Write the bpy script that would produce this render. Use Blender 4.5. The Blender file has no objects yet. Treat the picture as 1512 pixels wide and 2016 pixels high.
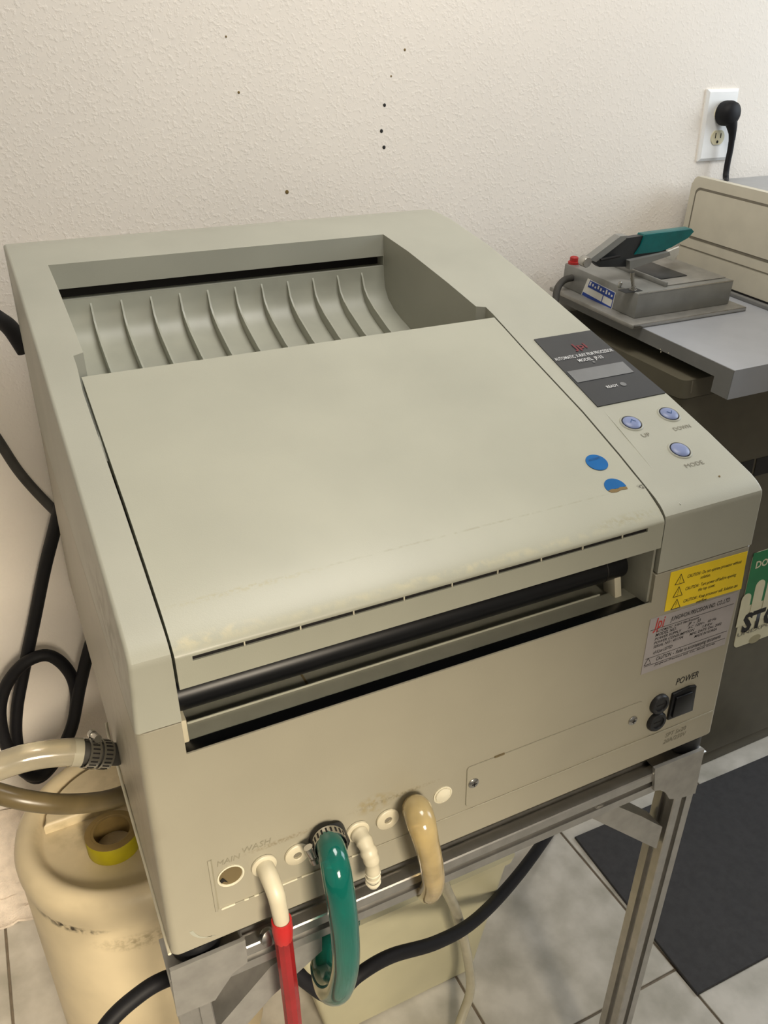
import bpy, bmesh, math, random
from mathutils import Vector, Matrix
random.seed(7)
PI = math.pi
SC = bpy.context.scene
COL = SC.collection

# ------------------------------------------------------------------ camera
# geometry is written with the underside of the film processor at z = 0; the whole
# scene is lifted by LIFT at the end so that the floor lies at z = 0
LIFT = 0.65
FL = -LIFT                      # floor height before the lift
WALL = 0.785                    # back wall
CAM = Vector((-0.0302, -0.4844, 0.6503))
FPX, YAW, PITCH, ROLL = 1628.5, 0.4413, 0.4751, 0.0185
def cam_axes():
    cy, sy, cp, sp = math.cos(YAW), math.sin(YAW), math.cos(PITCH), math.sin(PITCH)
    f = Vector((sy*cp, cy*cp, -sp)); r = Vector((cy, -sy, 0)); d = f.cross(r)
    cr, sr = math.cos(ROLL), math.sin(ROLL)
    return cr*r + sr*d, -sr*r + cr*d, f
CR, CD, CF = cam_axes()
cam_data = bpy.data.cameras.new('camera')
cam = bpy.data.objects.new('camera', cam_data); COL.objects.link(cam)
m = Matrix((CR, -CD, -CF)).transposed().to_4x4(); m.translation = CAM
cam.matrix_world = m
cam_data.sensor_fit = 'VERTICAL'; cam_data.sensor_height = 36.0
cam_data.lens = 36.0*FPX/2016.0
cam_data.clip_start = 0.01
SC.camera = cam

# ------------------------------------------------------------------ light
w = bpy.data.worlds.new('room_light'); SC.world = w; w.use_nodes = True
bg = w.node_tree.nodes['Background']; bg.inputs[0].default_value = (1.0, 0.96, 0.89, 1); bg.inputs[1].default_value = 0.19
def area(name, loc, target, size, energy, color, spread=180, size_y=None):
    l = bpy.data.lights.new(name, 'AREA'); l.energy = energy; l.color = color; l.size = size
    if size_y: l.shape = 'RECTANGLE'; l.size_y = size_y
    l.spread = math.radians(spread)
    o = bpy.data.objects.new(name, l); COL.objects.link(o); o.location = loc
    o.rotation_euler = (Vector(target) - Vector(loc)).to_track_quat('-Z', 'Y').to_euler()
    return o
area('ceiling_lamp', (0.55, 0.05, 1.70), (0.45, 0.25, 0.0), 0.6, 13, (1.0, 0.965, 0.91))
area('hall_lamp', (0.10, -1.75, 0.80), (-0.10, 0.3, -0.35), 0.5, 3.9, (1.0, 0.87, 0.68), spread=42)
area('window_daylight', (2.30, 0.05, 0.95), (0.9, 0.45, 0.3), 0.9, 13, (0.80, 0.90, 1.0))
SC.view_settings.view_transform = 'Standard'
SC.view_settings.look = 'None'
SC.view_settings.gamma = 1.0
SC.view_settings.use_curve_mapping = False
SC.view_settings.exposure = 0.12

# ------------------------------------------------------------------ photo pixel -> point on a real plane
def ray(u, v): return CR*((u-756)/FPX) + CD*((v-1008)/FPX) + CF
def PY(u, v, y): d = ray(u, v); return CAM + d*((y-CAM.y)/d.y)
def PZ(u, v, z): d = ray(u, v); return CAM + d*((z-CAM.z)/d.z)
def PX(u, v, x): d = ray(u, v); return CAM + d*((x-CAM.x)/d.x)

# ------------------------------------------------------------------ materials
def lin(c):
    return tuple((x/255/12.92 if x/255 <= 0.04045 else ((x/255+0.055)/1.055)**2.4) for x in c) + (1,)
def mat(name, rgb, rough=0.5, metal=0.0, var=0.06, vscale=30, bump=0.0, bscale=200, trans=0.0, spec=0.5, rgb2=None, detail=3, coat=0.0):
    m = bpy.data.materials.new(name); m.use_nodes = True
    nt = m.node_tree; b = nt.nodes['Principled BSDF']
    b.inputs['Roughness'].default_value = rough; b.inputs['Metallic'].default_value = metal
    b.inputs['Transmission Weight'].default_value = trans
    b.inputs['Specular IOR Level'].default_value = spec
    b.inputs['Coat Weight'].default_value = coat
    tc = nt.nodes.new('ShaderNodeTexCoord')
    n = nt.nodes.new('ShaderNodeTexNoise'); n.inputs['Scale'].default_value = vscale; n.inputs['Detail'].default_value = detail
    nt.links.new(tc.outputs['Object'], n.inputs['Vector'])
    mx = nt.nodes.new('ShaderNodeMix'); mx.data_type = 'RGBA'
    a = lin(rgb); c2 = lin(rgb2) if rgb2 else tuple(max(0, x*(1-2.2*var)) for x in a[:3]) + (1,)
    if not rgb2: a = tuple(min(1, x*(1+var*1.2)) for x in a[:3]) + (1,)
    mx.inputs[6].default_value = a; mx.inputs[7].default_value = c2
    rp = nt.nodes.new('ShaderNodeMapRange'); rp.inputs[1].default_value = 0.35; rp.inputs[2].default_value = 0.72
    nt.links.new(n.outputs['Fac'], rp.inputs[0]); nt.links.new(rp.outputs[0], mx.inputs[0])
    nt.links.new(mx.outputs[2], b.inputs['Base Color'])
    m['mix'] = mx.name
    if bump > 0:
        n2 = nt.nodes.new('ShaderNodeTexNoise'); n2.inputs['Scale'].default_value = bscale; n2.inputs['Detail'].default_value = 2
        nt.links.new(tc.outputs['Object'], n2.inputs['Vector'])
        bp = nt.nodes.new('ShaderNodeBump'); bp.inputs['Strength'].default_value = bump; bp.inputs['Distance'].default_value = 0.002
        nt.links.new(n2.outputs['Fac'], bp.inputs['Height']); nt.links.new(bp.outputs[0], b.inputs['Normal'])
    return m
def add_stains(m, spots):
    """dirt of a fixed place and shape: spots = (x, y, z, rx, ry, rz, strength, rgb, noise scale) in object space"""
    nt = m.node_tree; b = nt.nodes['Principled BSDF']
    tc = nt.nodes.new('ShaderNodeTexCoord'); src = nt.nodes[m['mix']].outputs[2]
    for (x, y, z, rx, ry, rz, st, rgb, ns) in spots:
        sub = nt.nodes.new('ShaderNodeVectorMath'); sub.operation = 'SUBTRACT'; sub.inputs[1].default_value = (x, y, z)
        dv = nt.nodes.new('ShaderNodeVectorMath'); dv.operation = 'DIVIDE'; dv.inputs[1].default_value = (rx, ry, rz)
        ln = nt.nodes.new('ShaderNodeVectorMath'); ln.operation = 'LENGTH'
        nt.links.new(tc.outputs['Object'], sub.inputs[0]); nt.links.new(sub.outputs[0], dv.inputs[0]); nt.links.new(dv.outputs[0], ln.inputs[0])
        mr = nt.nodes.new('ShaderNodeMapRange'); mr.inputs[1].default_value = 1.0; mr.inputs[2].default_value = 0.3; mr.inputs[3].default_value = 0; mr.inputs[4].default_value = st
        nt.links.new(ln.outputs['Value'], mr.inputs[0])
        n = nt.nodes.new('ShaderNodeTexNoise'); n.inputs['Scale'].default_value = ns; n.inputs['Detail'].default_value = 4
        nt.links.new(tc.outputs['Object'], n.inputs['Vector'])
        nr = nt.nodes.new('ShaderNodeMapRange'); nr.inputs[1].default_value = 0.42; nr.inputs[2].default_value = 0.62
        nt.links.new(n.outputs['Fac'], nr.inputs[0])
        mu = nt.nodes.new('ShaderNodeMath'); mu.operation = 'MULTIPLY'
        nt.links.new(mr.outputs[0], mu.inputs[0]); nt.links.new(nr.outputs[0], mu.inputs[1])
        mx = nt.nodes.new('ShaderNodeMix'); mx.data_type = 'RGBA'; mx.inputs[7].default_value = lin(rgb)
        nt.links.new(mu.outputs[0], mx.inputs[0]); nt.links.new(src, mx.inputs[6]); src = mx.outputs[2]
    nt.links.new(src, b.inputs['Base Color'])
    return m
M = {}
M['cover'] = mat('beige_plastic', (167, 167, 154), 0.42, var=0.03, vscale=9, bump=0.04, bscale=900)
M['lid'] = mat('lid_plastic', (168, 168, 153), 0.40, var=0.03, vscale=9, bump=0.04, bscale=900)
M['body'] = mat('painted_casing', (156, 151, 134), 0.38, var=0.03, vscale=8, bump=0.03, bscale=700)
M['cream'] = mat('cream_plastic', (214, 208, 186), 0.45, var=0.05)
M['grey'] = mat('grey_plastic', (150, 150, 138), 0.42, var=0.05)
M['tray'] = mat('tray_plastic', (164, 165, 152), 0.42, var=0.05, vscale=20)
M['black'] = mat('black_rubber', (22, 23, 26), 0.45, var=0.1)
M['gloss'] = mat('glossy_black', (14, 15, 18), 0.36, var=0.1, spec=0.35)
M['faded'] = mat('faded_ink', (142, 137, 118), 0.6, var=0.05)
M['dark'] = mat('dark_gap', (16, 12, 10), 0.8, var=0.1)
M['panel'] = mat('panel_black', (44, 46, 50), 0.35, var=0.05)
M['screen'] = mat('screen_grey', (112, 114, 116), 0.3, var=0.05)
M['blue_btn'] = mat('button_blue', (118, 130, 168), 0.4, var=0.04)
M['sticker'] = mat('sticker_blue', (8, 92, 156), 0.5, var=0.06, spec=0.2)
M['ink'] = mat('black_ink', (26, 24, 22), 0.6, var=0.02)
M['ink_soft'] = mat('worn_ink', (120, 116, 100), 0.6, var=0.05)
M['ink_blue'] = mat('blue_ink', (10, 66, 120), 0.6, var=0.05)
M['white_ink'] = mat('white_ink', (205, 207, 208), 0.5, var=0.02)
M['red_ink'] = mat('red_ink', (176, 40, 38), 0.5, var=0.05)
M['red_dim'] = mat('red_dim', (112, 34, 42), 0.5, var=0.05)
M['yellow'] = mat('label_yellow', (236, 204, 24), 0.45, var=0.03)
M['plate'] = mat('label_silver', (172, 166, 166), 0.35, metal=0.25, var=0.04)
M['white'] = mat('white_plastic', (200, 192, 168), 0.4, var=0.04)
M['bright'] = mat('white_gloss', (250, 250, 248), 0.35, var=0.02)
M['alu'] = mat('aluminium', (180, 178, 174), 0.30, metal=0.85, var=0.05, vscale=60)
M['alu_dull'] = mat('cast_aluminium', (164, 162, 157), 0.42, metal=0.6, var=0.06, vscale=60)
M['steel'] = mat('steel', (186, 184, 178), 0.22, metal=0.95, var=0.06)
M['wall'] = mat('wall_plaster', (249, 241, 230), 0.75, var=0.012, vscale=4)
M['ceil'] = mat('ceiling_paint', (236, 230, 218), 0.8, var=0.01)
M['grout'] = mat('grout', (128, 116, 100), 0.85, var=0.1, vscale=60)
M['tile'] = mat('floor_tile', (210, 205, 195), 0.35, var=0.08, vscale=16, rgb2=(170, 166, 154), detail=14)
M['mat'] = mat('mat_rubber', (56, 55, 56), 0.75, var=0.08, vscale=80, bump=0.3, bscale=500)
M['green'] = mat('hose_green', (10, 112, 100), 0.12, trans=0.45, var=0.05, coat=0.3)
M['red'] = mat('hose_red', (150, 30, 34), 0.2, trans=0.2, var=0.08)
M['redsleeve'] = mat('sleeve_red', (184, 34, 34), 0.35, var=0.06)
M['tan'] = mat('hose_tan', (206, 184, 132), 0.15, trans=0.45, var=0.12, vscale=40, coat=0.3)
M['clear'] = mat('hose_clear', (206, 196, 170), 0.14, trans=0.5, var=0.05, coat=0.4)
M['thin'] = mat('tube_clear', (200, 194, 172), 0.25, trans=0.35, var=0.06)
M['brown'] = mat('hose_brown', (112, 98, 68), 0.3, trans=0.1, var=0.1)
M['cable'] = mat('cable_black', (20, 20, 24), 0.6, var=0.1, spec=0.3)
M['cable_grey'] = mat('cable_grey', (66, 64, 60), 0.6, var=0.1, spec=0.3)
M['drum'] = mat('drum_plastic', (210, 194, 160), 0.42, var=0.06, vscale=10, spec=0.4)
M['jug'] = mat('bin_plastic', (200, 195, 164), 0.4, var=0.05, vscale=8, trans=0.1)
M['tape'] = mat('tape_yellow', (160, 148, 18), 0.45, var=0.06)
M['card'] = mat('cardboard', (122, 100, 54), 0.7, var=0.08)
M['towel'] = mat('towel_cotton', (226, 212, 196), 0.95, var=0.06, vscale=60, bump=0.9, bscale=420)
M['cabinet'] = mat('cabinet_paint', (94, 89, 74), 0.5, var=0.04)
M['slab'] = mat('worktop_grey', (166, 169, 175), 0.30, var=0.02)
M['slab_side'] = mat('worktop_edge', (120, 120, 118), 0.45, var=0.04)
M['console'] = mat('console_beige', (204, 198, 180), 0.5, var=0.02)
M['console_top'] = mat('console_grey', (160, 162, 164), 0.4, var=0.03)
M['groove'] = mat('groove_grey', (118, 112, 98), 0.6, var=0.04)
M['device'] = mat('device_grey', (138, 138, 134), 0.36, metal=0.25, var=0.05)
M['teal'] = mat('tape_teal', (0, 98, 98), 0.35, var=0.08, vscale=60)
M['dev_dark'] = mat('device_black', (40, 42, 44), 0.4, var=0.1)
M['lab_white'] = mat('label_white', (224, 222, 214), 0.5, var=0.03)
M['lab_blue'] = mat('label_blue', (34, 66, 150), 0.5, var=0.05)
M['sign'] = mat('sign_cream', (222, 214, 180), 0.5, var=0.03)
M['oval'] = mat('oval_tan', (178, 168, 132), 0.6, var=0.04)
M['sign_green'] = mat('sign_green', (36, 122, 74), 0.5, var=0.03)
add_stains(M['lid'], [
    (0.27, 0.034, 0.32, 0.26, 0.0014, 0.02, 0.35, (128, 122, 92), 160),
    (0.10, 0.033, 0.32, 0.08, 0.0035, 0.02, 0.45, (158, 150, 112), 300),
    (0.06, 0.006, 0.30, 0.06, 0.006, 0.02, 0.5, (204, 194, 156), 120),
    (0.44, 0.008, 0.30, 0.05, 0.006, 0.02, 0.6, (150, 144, 112), 260),
    (0.27, 0.004, 0.30, 0.25, 0.004, 0.02, 0.35, (202, 194, 156), 100),
    (0.4755, 0.033, 0.32, 0.005, 0.0035, 0.02, 1.6, (40, 34, 26), 500)])
add_stains(M['body'], [
    (0.184, 0.0, 0.090, 0.022, 0.02, 0.012, 0.8, (140, 124, 76), 130),
    (0.205, 0.0, 0.089, 0.05, 0.02, 0.003, 0.6, (110, 100, 70), 400),
    (0.10, 0.0, 0.088, 0.04, 0.02, 0.0035, 0.7, (120, 108, 82), 420),
    (0.0, 0.12, 0.12, 0.02, 0.14, 0.12, 0.5, (120, 110, 90), 60)])
add_stains(M['cover'], [(0.0, 0.09, 0.29, 0.012, 0.12, 0.05, 0.6, (112, 106, 90), 60),
    (0.0, 0.66, 0.44, 0.02, 0.03, 0.02, 0.9, (90, 88, 80), 120)])
add_stains(M['drum'], [
    (-0.098, -0.099, 0.398, 0.06, 0.06, 0.007, 1.3, (62, 52, 38), 110),
    (-0.018, -0.139, 0.375, 0.07, 0.07, 0.016, 0.6, (128, 112, 80), 150),
    (0, 0, 0.442, 0.16, 0.16, 0.012, 0.5, (150, 134, 100), 60),
    (0, 0, 0.400, 0.16, 0.16, 0.014, 0.4, (140, 122, 86), 90),
    (-0.06, 0.01, 0.434, 0.06, 0.05, 0.012, 0.5, (150, 134, 100), 50)])
# orange-peel plaster on the wall
def wall_bump(m, scale, dist, strength):
    nt = m.node_tree; b = nt.nodes['Principled BSDF']; tc = nt.nodes.new('ShaderNodeTexCoord')
    v = nt.nodes.new('ShaderNodeTexNoise'); v.inputs['Scale'].default_value = scale; v.inputs['Detail'].default_value = 3; v.inputs['Roughness'].default_value = 0.55
    nt.links.new(tc.outputs['Object'], v.inputs['Vector'])
    r = nt.nodes.new('ShaderNodeMapRange'); r.inputs[1].default_value = 0.50; r.inputs[2].default_value = 0.72
    nt.links.new(v.outputs['Fac'], r.inputs[0])
    bp = nt.nodes.new('ShaderNodeBump'); bp.inputs['Strength'].default_value = strength; bp.inputs['Distance'].default_value = dist
    nt.links.new(r.outputs[0], bp.inputs['Height']); nt.links.new(bp.outputs[0], b.inputs['Normal'])
wall_bump(M['wall'], 180, 0.004, 0.18)

# ------------------------------------------------------------------ object helpers
BASE = {}
def finish(bm, name, material, parent=None, smooth=35, base=None):
    """link a bmesh (in scene coordinates) as one object"""
    bmesh.ops.recalc_face_normals(bm, faces=bm.faces)
    b = Vector(base) if base is not None else (BASE[parent.name] if parent else Vector((0, 0, 0)))
    bmesh.ops.translate(bm, verts=bm.verts, vec=-b)
    me = bpy.data.meshes.new(name); bm.to_mesh(me); bm.free()
    me.materials.append(material)
    if smooth:
        me.polygons.foreach_set('use_smooth', [True]*len(me.polygons)); me.set_sharp_from_angle(angle=math.radians(smooth))
    o = bpy.data.objects.new(name, me); COL.objects.link(o)
    if parent: o.parent = parent
    else: o.location = b
    BASE[o.name] = b
    return o
def tag(o, label, cat, group=None, kind=None):
    if label: o['label'] = label
    if cat: o['category'] = cat
    if group: o['group'] = group
    if kind: o['kind'] = kind
    return o
def thing(name, base, label, cat, group=None):
    o = bpy.data.objects.new(name, None); o.empty_display_size = 0.05; COL.objects.link(o)
    o.location = base; BASE[o.name] = Vector(base)
    return tag(o, label, cat, group)
def box(bm, x0, x1, y0, y1, z0, z1, bev=0.0, seg=2, f=None):
    vs = [bm.verts.new(v) for v in ((x0,y0,z0),(x1,y0,z0),(x1,y1,z0),(x0,y1,z0),(x0,y0,z1),(x1,y0,z1),(x1,y1,z1),(x0,y1,z1))]
    fs = [bm.faces.new([vs[i] for i in q]) for q in ((3,2,1,0),(4,5,6,7),(0,1,5,4),(1,2,6,5),(2,3,7,6),(3,0,4,7))]
    if bev:
        es = list({e for q in fs for e in q.edges})
        r = bmesh.ops.bevel(bm, geom=es, offset=bev, segments=seg, profile=0.5, affect='EDGES')
        vs = list({v for q in r['faces'] for v in q.verts} | {v for v in vs if v.is_valid})
    if f:
        for v in vs: v.co = f(v.co.copy())
    return vs
def B(name, material, parent, *a, bev=0.0, seg=2, f=None, smooth=35):
    bm = bmesh.new(); box(bm, *a, bev=bev, seg=seg, f=f); return finish(bm, name, material, parent, smooth)
def prism(bm, pts, t, cap=True):
    """extrude a planar loop of points by the vector t"""
    t = Vector(t); a = [bm.verts.new(Vector(p)) for p in pts]; b = [bm.verts.new(Vector(p)+t) for p in pts]
    n = len(pts)
    for i in range(n): bm.faces.new((a[i], a[(i+1) % n], b[(i+1) % n], b[i]))
    if cap: bm.faces.new(a[::-1]); bm.faces.new(b)
    return a + b
def PR(name, material, parent, pts, t, smooth=35, bev=0.0):
    bm = bmesh.new(); prism(bm, pts, t)
    if bev: bmesh.ops.bevel(bm, geom=list(bm.edges), offset=bev, segments=2, profile=0.5, affect='EDGES')
    return finish(bm, name, material, parent, smooth)
def frame(n, up=(0, 0, 1)):
    n = Vector(n).normalized(); u = Vector(up)
    if abs(n.dot(u)) > 0.98: u = Vector((0, 1, 0))
    x = u.cross(n).normalized(); return x, n.cross(x), n
def lathe(bm, prof, o, n=(0, 0, 1), seg=32, up=(0, 0, 1), sx=1.0):
    """revolve (radius, height) pairs about the axis n through o"""
    x, y, n = frame(n, up); o = Vector(o); rings = []
    for r, h in prof:
        if r < 1e-6: rings.append([bm.verts.new(o + n*h)])
        else: rings.append([bm.verts.new(o + n*h + x*(r*sx*math.cos(2*PI*k/seg)) + y*(r*math.sin(2*PI*k/seg))) for k in range(seg)])
    for a, b in zip(rings, rings[1:]):
        for k in range(seg):
            j = (k+1) % seg
            if len(a) == 1 and len(b) == 1: continue
            if len(a) == 1: bm.faces.new((a[0], b[j], b[k]))
            elif len(b) == 1: bm.faces.new((a[k], a[j], b[0]))
            else: bm.faces.new((a[k], a[j], b[j], b[k]))
def L(name, material, parent, prof, o, n=(0, 0, 1), seg=32, smooth=40, sx=1.0):
    bm = bmesh.new(); lathe(bm, prof, o, n, seg, sx=sx); return finish(bm, name, material, parent, smooth)
def spline(pts, rad, n=8):
    P = [Vector(p) for p in pts]; R = list(rad) if isinstance(rad, (list, tuple)) else [rad]*len(P)
    out = []; rr = []
    for i in range(len(P)-1):
        p0 = P[i-1] if i else P[0]*2-P[1]; p1, p2 = P[i], P[i+1]; p3 = P[i+2] if i+2 < len(P) else P[-1]*2-P[-2]
        for k in range(n):
            t = k/n
            out.append(0.5*((2*p1) + (p2-p0)*t + (2*p0-5*p1+4*p2-p3)*t*t + (3*p1-p0-3*p2+p3)*t**3)); rr.append(R[i]*(1-t)+R[i+1]*t)
    out.append(P[-1]); rr.append(R[-1])
    return out, rr
def tube(bm, pts, rad, seg=16, n=8, flat=1.0, cap=True):
    P, R = spline(pts, rad, n); rings = []
    t = (P[1]-P[0]).normalized(); x = frame(t)[0]
    for i, p in enumerate(P):
        t2 = (P[min(i+1, len(P)-1)] - P[max(i-1, 0)]).normalized()
        x = (x - t2*x.dot(t2)).normalized(); y = t2.cross(x)
        rings.append([bm.verts.new(p + x*(R[i]*math.cos(2*PI*k/seg)) + y*(R[i]*flat*math.sin(2*PI*k/seg))) for k in range(seg)])
    for a, b in zip(rings, rings[1:]):
        for k in range(seg): bm.faces.new((a[k], a[(k+1) % seg], b[(k+1) % seg], b[k]))
    if cap: bm.faces.new(rings[0][::-1]); bm.faces.new(rings[-1])
def TB(name, material, parent, pts, rad, seg=16, n=8, flat=1.0):
    bm = bmesh.new(); tube(bm, pts, rad, seg, n, flat); return finish(bm, name, material, parent, 60)
def cut(o, cutters):
    """boolean difference, applied"""
    for c in cutters:
        md = o.modifiers.new('cut', 'BOOLEAN'); md.operation = 'DIFFERENCE'; md.solver = 'EXACT'; md.object = c
    bpy.context.view_layer.update()
    dg = bpy.context.evaluated_depsgraph_get()
    me = bpy.data.meshes.new_from_object(o.evaluated_get(dg)); old = o.data
    o.modifiers.clear(); o.data = me; me.name = old.name
    me.polygons.foreach_set('use_smooth', [True]*len(me.polygons)); me.set_sharp_from_angle(angle=math.radians(28))
    wn = o.modifiers.new('even_shading', 'WEIGHTED_NORMAL'); wn.keep_sharp = True; wn.weight = 100
    for c in cutters: bpy.data.objects.remove(c)
def TXT(name, s, material, parent, o, ux, uy, size, width=None, align='LEFT', shear=0.0, bold=0.0, depth=0.00012):
    """flat lettering: o = baseline start, ux / uy = reading and up directions, size = capital height"""
    cu = bpy.data.curves.new(name, 'FONT'); cu.body = s; cu.size = 1.0; cu.shear = shear; cu.offset = bold; cu.align_x = align; cu.resolution_u = 2
    t = bpy.data.objects.new(name, cu); COL.objects.link(t); bpy.context.view_layer.update()
    me = bpy.data.meshes.new_from_object(t.evaluated_get(bpy.context.evaluated_depsgraph_get()))
    bpy.data.objects.remove(t); bpy.data.curves.remove(cu)
    bm = bmesh.new(); bm.from_mesh(me); bpy.data.meshes.remove(me)
    k = size/0.70; xs = [v.co.x for v in bm.verts] or [0, 1]; kx = width/(max(xs)-min(xs)) if width else k
    ux = Vector(ux).normalized(); uy = Vector(uy).normalized(); nn = ux.cross(uy); o = Vector(o)
    for v in bm.verts: v.co = o + ux*((v.co.x-(min(xs) if align == 'LEFT' else 0))*kx) + uy*(v.co.y*k) + nn*depth
    b = BASE[parent.name]; bmesh.ops.translate(bm, verts=bm.verts, vec=-b)
    me = bpy.data.meshes.new(name); bm.to_mesh(me); bm.free(); me.materials.append(material)
    ob = bpy.data.objects.new(name, me); COL.objects.link(ob); ob.parent = parent; BASE[ob.name] = b
    return ob
def interp(x, X, Y):
    if x <= X[0]: return Y[0]
    for i in range(len(X)-1):
        if x <= X[i+1]: return Y[i]+(Y[i+1]-Y[i])*(x-X[i])/(X[i+1]-X[i])
    return Y[-1]

# ================================================================== SETTING
bm = bmesh.new(); box(bm, -1.6, 2.7, -2.6, WALL, FL-0.06, FL-0.004)
floor = tag(finish(bm, 'floor', M['grout'], None, 0), 'pale stone-look tiled floor with brown grout', None, kind='structure')
T = 0.331; tile_mesh = None
for i in range(-4, 4):
    for j in range(-3, 3):
        x0, y0 = 0.761+T*(i-1), 0.0967+T*(j-1); y1 = min(y0+T, WALL)
        if y0 > WALL-0.02: continue
        bm = bmesh.new(); g = 0.0022
        box(bm, x0+g, x0+T-g, y0+g, y1-g, FL-0.004, FL, bev=0.0008, seg=1)
        o = finish(bm, 'tile', M['tile'], floor, 0)
bm = bmesh.new(); box(bm, -1.6, 2.7, WALL, WALL+0.1, FL-0.06, 1.75)
wall = tag(finish(bm, 'wall_back', M['wall'], None, 0), 'cream orange-peel plaster wall behind the machines', None, kind='structure')
bm = bmesh.new(); box(bm, -1.7, -1.6, -2.6, WALL+0.1, FL-0.06, 1.75)
tag(finish(bm, 'wall_left', M['wall'], None, 0), 'cream plaster side wall', None, kind='structure')
bm = bmesh.new(); box(bm, 2.7, 2.8, -2.6, WALL+0.1, FL-0.06, 1.75)
tag(finish(bm, 'wall_right', M['wall'], None, 0), 'cream plaster side wall', None, kind='structure')
bm = bmesh.new(); box(bm, -1.7, 2.8, -2.6, WALL+0.1, 1.75, 1.85)
tag(finish(bm, 'ceiling', M['ceil'], None, 0), 'off-white painted ceiling', None, kind='structure')
for (u, v, r) in ((797, 98, .0016), (770, 150, .0012), (757, 207, .0022), (751, 258, .0024), (756, 290, .0024), (470, 182, .0016), (445, 72, .0012), (565, 378, .0026)):
    p = PY(u, v, WALL); L('nail_hole', M['card'] if r < .002 or v == 378 else M['ink'], wall, [(r*1.2, 0), (r, .0006), (r*.4, .0008), (0, .0008)], p, (0, -1, 0), 8)

# ================================================================== FILM PROCESSOR
fp = thing('film_processor', (0, 0, 0), 'large beige automatic film processor with ribbed output tray, on the aluminium stand', 'film processor')
W, D, HS = 0.600, 0.680, 0.243
YS = [0, .018, .075, .138, .249, .35, .413, .505, .602, .644, .69]
ZS = [.304, .314, .335, .356, .387, .417, .435, .459, .479, .4845, .4865]
def top(y): return interp(y, YS, ZS)
def slope(y):
    d = (top(y+.02)-top(y-.02))/.04; v = Vector((0, 1, d)).normalized(); return v, Vector((0, -v.z, v.y))   # up-direction on the surface, normal
# lower casing
def rr(x0, x1, y0, y1, z, r, n=5, inset=0.0):
    x0 += inset; x1 -= inset; y0 += inset; y1 -= inset; out = []
    for cx, cy, a in ((x1-r, y1-r, 0), (x0+r, y1-r, 90), (x0+r, y0+r, 180), (x1-r, y0+r, 270)):
        for k in range(n+1):
            t = math.radians(a+90*k/n); out.append((cx+r*math.cos(t), cy+r*math.sin(t), z))
    return out
def loft(bm, rings, cap=True):
    R = [[bm.verts.new(p) for p in r] for r in rings]; n = len(R[0])
    for a, b in zip(R, R[1:]):
        for k in range(n): bm.faces.new((a[k], a[(k+1) % n], b[(k+1) % n], b[k]))
    if cap: bm.faces.new(R[0][::-1]); bm.faces.new(R[-1])
bm = bmesh.new()
loft(bm, [rr(-.006, W, 0, D, 0, .006, inset=.003), rr(-.006, W, 0, D, .0012, .007, inset=.0008), rr(-.006, W, 0, D, .003, .007), rr(0, W, 0, D, HS-.0014, .007), rr(0, W, 0, D, HS-.0008, .007, inset=.0006)])
body = finish(bm, 'casing', M['body'], fp)
bm = bmesh.new(); box(bm, .0330, .4765, -.05, .56, .212, .30); c1 = finish(bm, 'c1', M['body'])
bm = bmesh.new(); box(bm, .0332, .4763, .0016, .55, .190, .29); c2 = finish(bm, 'c2', M['body'])
cut(body, [c1, c2])
# sheet-metal lip along the lower left edge of the casing
TB('edge_lip', M['cream'], fp, [(-.007, .005, .001), (-.007, .1, .0005), (-.008, .2, .0), (-.008, .27, .001), (-.009, .30, .004), (-.008, .31, .014)], .0016, 8)
# upper cover
prof = [(0.0, HS), (0.0, .2975), (.0012, .3025), (.005, .3065), (.010, .310)] + [(y, top(y)) for y in (.018, .045, .075, .105, .138, .19, .249, .30, .35, .413, .46, .505, .55, .602, .644, .668)] + [(.678, .484), (.680, .480), (.680, HS)]
bm = bmesh.new(); rr_ = .0035; rings = []
def inset_prof(d):
    out = []; n = len(prof)
    for i, (y, z) in enumerate(prof):
        if i in (0, n-1): out.append((y+(d if i == 0 else -d), z+.0004)); continue
        a, b = prof[i-1], prof[i+1]; ty, tz = b[0]-a[0], b[1]-a[1]; l = math.hypot(ty, tz)
        out.append((y+tz/l*d, z-ty/l*d))
    return out
for k in range(5):
    a = PI/2-k*PI/8; rings.append([(rr_*(1-math.sin(a)), y, z) for y, z in inset_prof(rr_*(1-math.cos(a)))])
rings += [[(W-x, y, z) for x, y, z in r] for r in reversed(rings)]
loft(bm, rings)
for v in bm.verts:
    if v.co.x < .1: v.co.x += .004*min(1, max(0, (v.co.z-HS)/.06))
cover = finish(bm, 'top_cover', M['cover'], fp)
bm = bmesh.new()
prism(bm, [(x, y, .15) for x, y in ((.0335, -.05), (.0335, .30), (.036, .345), (.036, .362), (.046, .366), (.044, .571), (.474, .569), (.490, .352), (.501, .348), (.501, .332), (.4785, 0), (.4775, -.05))], (0, 0, .5))
c1 = finish(bm, 'c1', M['body'])
bm = bmesh.new(); box(bm, .0465, .4735, .55, .62, .431, .444); c2 = finish(bm, 'c2', M['body'])
cut(cover, [c1, c2])
PR('exit_slot_shade', M['dark'], fp, [(.0455, .588, .4295), (.4745, .588, .4295), (.4745, .588, .4455), (.0455, .588, .4455)], (0, .004, 0))  # dark sheet painting the shade inside the exit slot
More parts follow.
